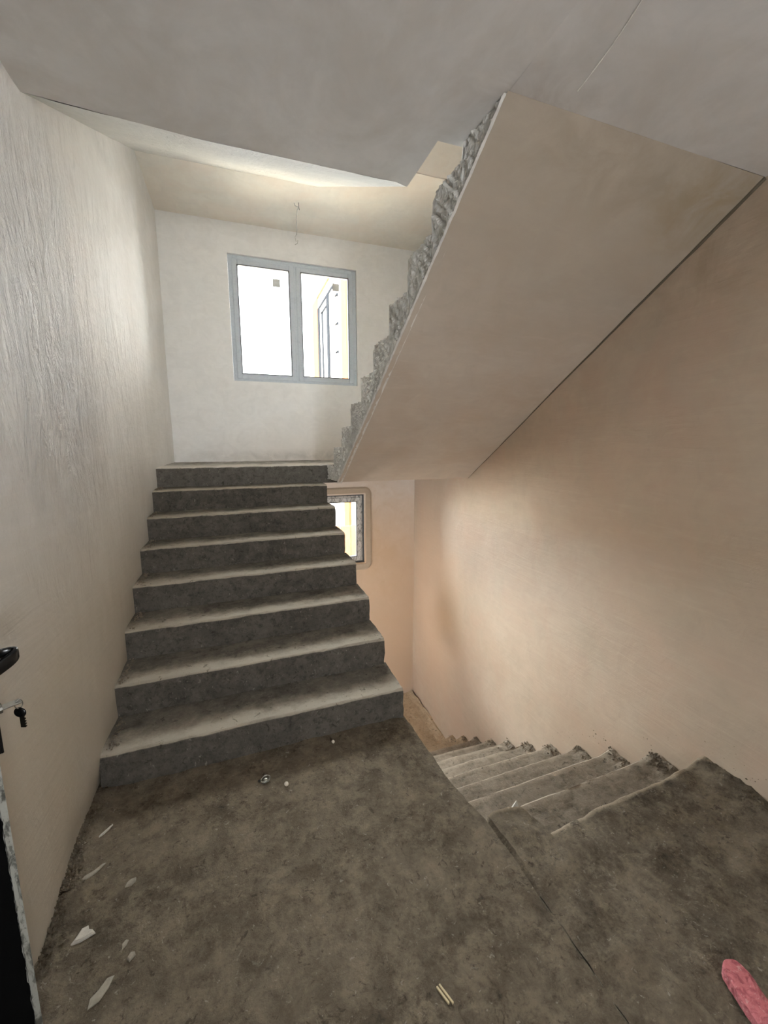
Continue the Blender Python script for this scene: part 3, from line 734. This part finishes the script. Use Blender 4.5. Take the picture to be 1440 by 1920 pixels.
# ------------------------------------------------------------------ small debris
def floor_z(x, y): return fh(x, y)
def chip(name, outline, cx, cy, h, mat, label, cat, z=None, tilt=0, group=None):
    """thin irregular flake of plaster with real thickness"""
    z0 = (floor_z(cx, cy) if z is None else z)+.0015; n_ = len(outline); V = []; Fs = []
    for lv_, (sc2, hh) in enumerate(((1, 0), (.96, h*.6), (.72, h))):
        for (a, b) in outline: V.append((a*sc2, b*sc2, hh+tilt*a+.15*h*nz(a*60, b*60, lv_)))
    V.append((0, 0, h*1.05))
    for L_ in range(2):
        for i in range(n_): Fs.append((L_*n_+i, L_*n_+(i+1) % n_, (L_+1)*n_+(i+1) % n_, (L_+1)*n_+i))
    for i in range(n_): Fs.append((2*n_+i, 2*n_+(i+1) % n_, 3*n_))
    Fs.append(tuple(range(n_))[::-1])
    o = mesh_obj(name, V, Fs, mat); o.location = (cx, cy, z0); tag(o, label, cat, group); return o
def poly(pts, s=1, rot=0):
    c, d_ = math.cos(rot), math.sin(rot); return [((a*c-b*d_)*s, (a*d_+b*c)*s) for a, b in pts]
tri = [(-.045, -.022), (-.01, -.026), (.040, -.016), (.028, .004), (.014, .012), (.010, .030), (-.012, .028), (-.026, .004)]
chip('plaster_chip', poly(tri, .78, .15), .106, -.645, .008, M_chip, 'largest pale triangular plaster chip on the floor near the left wall', 'plaster chip')
chip('plaster_chip', poly([(-.05, -.006), (-.02, -.010), (.02, -.003), (.05, .008), (.052, .014), (.02, .010), (-.02, .004), (-.045, .003)], .62, .75), .068, -.247, .006, M_chip, 'narrow white plaster sliver by the foot of the left wall', 'plaster chip')
chip('plaster_smear', poly([(-.06, -.016), (-.02, -.022), (.02, -.006), (.065, .030), (.05, .034), (.01, .012), (-.03, .004), (-.06, -.004)], .72, .2), .066, -.43, .004, M_chip2, 'curved tan mortar smear beside the left wall below the sliver', 'mortar')
chip('plaster_chip', poly([(-.03, -.012), (0, -.02), (.026, -.006), (.03, .016), (.004, .02), (-.022, .008)], .62, .3), .208, -.507, .008, M_chip2, 'small rounded tan plaster crumb right of the curved smear', 'plaster chip')
chip('plaster_chip', poly([(-.03, -.012), (0, -.016), (.026, -.006), (.02, .012), (-.012, .012)], .5, .9), .235, -.72, .006, M_chip2, 'small pale plaster crumb in front of the triangular chip', 'plaster chip')
chip('plaster_smear', poly([(-.07, -.03), (-.02, -.035), (.03, -.01), (.07, .03), (.04, .045), (-.01, .02), (-.05, .01)], .55, .5), .200, -.832, .004, M_chip2, 'wide flat tan mortar smear near the bottom left of the floor', 'mortar')
chip('plaster_chip', poly([(-.02, -.012), (.012, -.016), (.022, 0), (.012, .016), (-.016, .012)], .6, .9), .262, -.765, .007, M_chip2, 'small tan crumb just beyond the wide mortar smear', 'plaster chip')
# white shard standing on the first lower step edge
bm = bmesh.new(); vs_ = [bm.verts.new(p) for p in ((-.022, 0, 0), (.026, .006, 0), (.006, .010, .050), (-.020, .014, .002), (.024, .020, .002), (.006, .016, .046))]
for q in ((0, 1, 2), (3, 5, 4), (0, 2, 5, 3), (1, 4, 5, 2), (0, 3, 4, 1)): bm.faces.new([vs_[i] for i in q])
o = bm_obj('plaster_shard', bm, M_chip); o.location = (1.84, -.55, -.203); o.rotation_euler = (0, 0, -.4); tag(o, 'upright white plaster shard on the second step down beside the landing edge', 'plaster chip')
# pebble
bm = bmesh.new(); bmesh.ops.create_icosphere(bm, subdivisions=2, radius=.0105)
for v in bm.verts: v.co = v.co*(1+.12*nz(*(v.co*120))); v.co.z *= .9
o = bm_obj('pebble', bm, M_stone, smooth=True); o.location = (.790, -.246, fh(.79, -.246)+.008); tag(o, 'small round white pebble on the floor in front of the stairs', 'pebble')
# crumpled metal ring / bottle cap
capo = thing('metal_cap', 'crushed silver metal cap lying beside the round white pebble', 'bottle cap', (.700, -.190, fh(.70, -.19)+.002))
pts = [Vector((.70, -.19, 0))+Vector((math.cos(t)*.020, math.sin(t)*.015, .014+.006*math.sin(t+.6)+fh(.7, -.19))) for t in [i*2*math.pi/18 for i in range(19)]]
V, Fs = tube(pts, [.0035+.0012*math.sin(i*1.7) for i in range(19)], 6, False); adopt(mesh_obj('rim', V, Fs, M_steel, smooth=True), capo)
bm = bmesh.new(); bmesh.ops.create_uvsphere(bm, u_segments=14, v_segments=7, radius=1)
for v in bm.verts: q = v.co.copy(); v.co = Vector((.700+q.x*.0165, -.190+q.y*.012, fh(.7, -.19)+.009+q.z*.008*(1+.3*nz(q.x*3, q.y*3, 1))))
adopt(bm_obj('disc', bm, M_steel, smooth=True), capo)
bm = bmesh.new(); bmesh.ops.create_icosphere(bm, subdivisions=1, radius=.007); o = bm_obj('pebble', bm, M_rust); o.location = (.672, -.183, fh(.672, -.183)+.006); tag(o, 'tiny dark stone touching the left of the crushed metal cap', 'pebble')
bm = bmesh.new(); bmesh.ops.create_icosphere(bm, subdivisions=2, radius=.009)
for v in bm.verts: v.co = v.co*(1+.2*nz(*(v.co*120)))
o = bm_obj('pebble', bm, M_stone); o.location = (1.055, -.045, fh(1.06, -.045)+.007); tag(o, 'small pale crumb in the shade against the lowest step', 'pebble')
# wood splinters
sp = thing('wood_splinter', 'pale split wood sliver on the floor near the bottom edge', 'wood', (1.13, -1.16, fh(1.13, -1.16)))
for dx, ln in ((-.006, .030), (.004, .034)):
    bm = bmesh.new(); mt = Matrix.Translation((1.13+dx, -1.16, fh(1.13, -1.16)+.004)) @ Matrix.Rotation(.35, 4, 'Z')
    box(bm, -.0028, .0028, -ln, ln*.6, -.003, .003, .001, mt); adopt(bm_obj('sliver', bm, M_wood), sp)
# pink foam block
bm = bmesh.new()
mt = Matrix.Translation((1.935, -1.50, -.020+.012)) @ Matrix.Rotation(math.radians(-19), 4, 'Z')
xs_ = frange(-.036, .036, .006); ys_ = frange(-.16, .115, .008)
def slabv(x, y, z):
    return mt @ Vector((x*(1-.18*sm(.10, .115, y))+.003*fr(y*20, z*30, 1), y-.012*(abs(x)/.036)**3*sm(.05, .115, y), z+.0025*fr(x*40, y*30, 4)*(1 if z > 0 else 0)-.006*(abs(x)/.036)**6*(1 if z > .01 else 0)))
V, Fs = merge([grid(xs_, ys_, lambda x, y: tuple(slabv(x, y, .034))), grid(xs_, ys_, lambda x, y: tuple(slabv(x, y, 0)), flip=True),
    grid(ys_, [0, .012, .024, .034], lambda y, z: tuple(slabv(.036, y, z))), grid(ys_, [0, .012, .024, .034], lambda y, z: tuple(slabv(-.036, y, z)), flip=True),
    grid(xs_, [0, .012, .024, .034], lambda x, z: tuple(slabv(x, .115, z)), flip=True), grid(xs_, [0, .012, .024, .034], lambda x, z: tuple(slabv(x, -.16, z)))])
bm.free(); o = mesh_obj('foam_block', V, Fs, M_pink, smooth=False); tag(o, 'pink foam block lying on the right landing at the bottom right', 'foam block')

# pale scratch across the ceiling plaster and mortar splashes low on the right wall
V = []; Fs = []
for i in range(41):
    t = i/40; x = lerp(1.838, 1.760, t)+.012*math.sin(t*2.6); y = lerp(-.675, -1.02, t); z = HC-.134*(x-1.633)/1.18-.0042; w_ = .0022+.0012*nz(t*14, 1, 1)
    V += [(x-w_, y, z+.0022), (x, y, z), (x+w_, y, z+.0022)]
for i in range(40):
    for a_ in range(2): Fs.append((i*3+a_, i*3+a_+1, i*3+a_+4, i*3+a_+3))
o = mesh_obj('scratch', V, Fs, simple('fresh_white_plaster', (.86, .85, .80), .9)); o.parent = ce
def s_spl(r):
    y = r.uniform(-1.5, .4); zb = 0 if y < -.766 else -(y+.766)*.68
    return (right_x(y, zb)+.001, y, zb+.03+abs(r.gauss(0, .055)))
o = crust('mortar_splashes', s_spl, M_floor, 8, 170, .002, .0065); tag(o, 'dark mortar splashes spattered low on the right wall above the steps', 'mortar', kind='stuff')
# grit: far too many grains to count
def s_left(r):
    y = r.uniform(-.73, -.0); return (left_x(y, 0)+abs(r.gauss(0, .025)), y, fh(.02, y)+.010)
o = crust('mortar_crumbs', s_left, M_floor, 1, 420, .004, .012); tag(o, 'crumbled mortar along the foot of the left wall', 'rubble', kind='stuff')
def s_right(r):
    y = r.uniform(-2.2, -.78); return (WR(y)-abs(r.gauss(0, .03)), y, -.003+r.uniform(0, .008))
o = crust('mortar_crumbs', s_right, M_floor, 2, 420, .004, .014); tag(o, 'dark mortar crumbs along the right wall on the landing', 'rubble', kind='stuff')
def s_dn(r):
    k = r.randint(1, 10); y = -.766+.272*(k-1)+r.uniform(0, .27); d_ = abs(r.gauss(0, .035)); return (WR(y)-.01-d_, y, -.02-.1845*k+.012+.03*math.exp(-d_/.04))
o = crust('mortar_crumbs', s_dn, M_stepd, 3, 700, .004, .013); tag(o, 'mortar crumbs in the wall corner of the descending steps', 'rubble', kind='stuff')
def s_up(r):
    k = r.randint(0, 6); y = .29*k+.02+r.uniform(0, .27); return (.015+abs(r.gauss(0, .02)), y, RS*(k+1)+.004)
o = crust('mortar_crumbs', s_up, M_stepd, 4, 420, .003, .010); tag(o, 'mortar crumbs where the rising steps meet the left wall', 'rubble', kind='stuff')
def s_fl(r):
    x = r.uniform(.05, 1.5); y = r.uniform(-1.6, -.02); return (x, y, fh(x, y)+.001)
o = crust('floor_grit', s_fl, M_floor, 5, 900, .0015, .006); tag(o, 'fine loose grit scattered over the landing floor', 'grit', kind='stuff')
def s_fl2(r):
    x = r.uniform(1.82, 2.75); y = r.uniform(-1.8, -.80); return (x, y, -.018+fh(x, y)*1.3)
o = crust('floor_grit', s_fl2, M_stepd, 6, 350, .0015, .006); tag(o, 'fine loose grit on the lower right part of the landing', 'grit', kind='stuff')
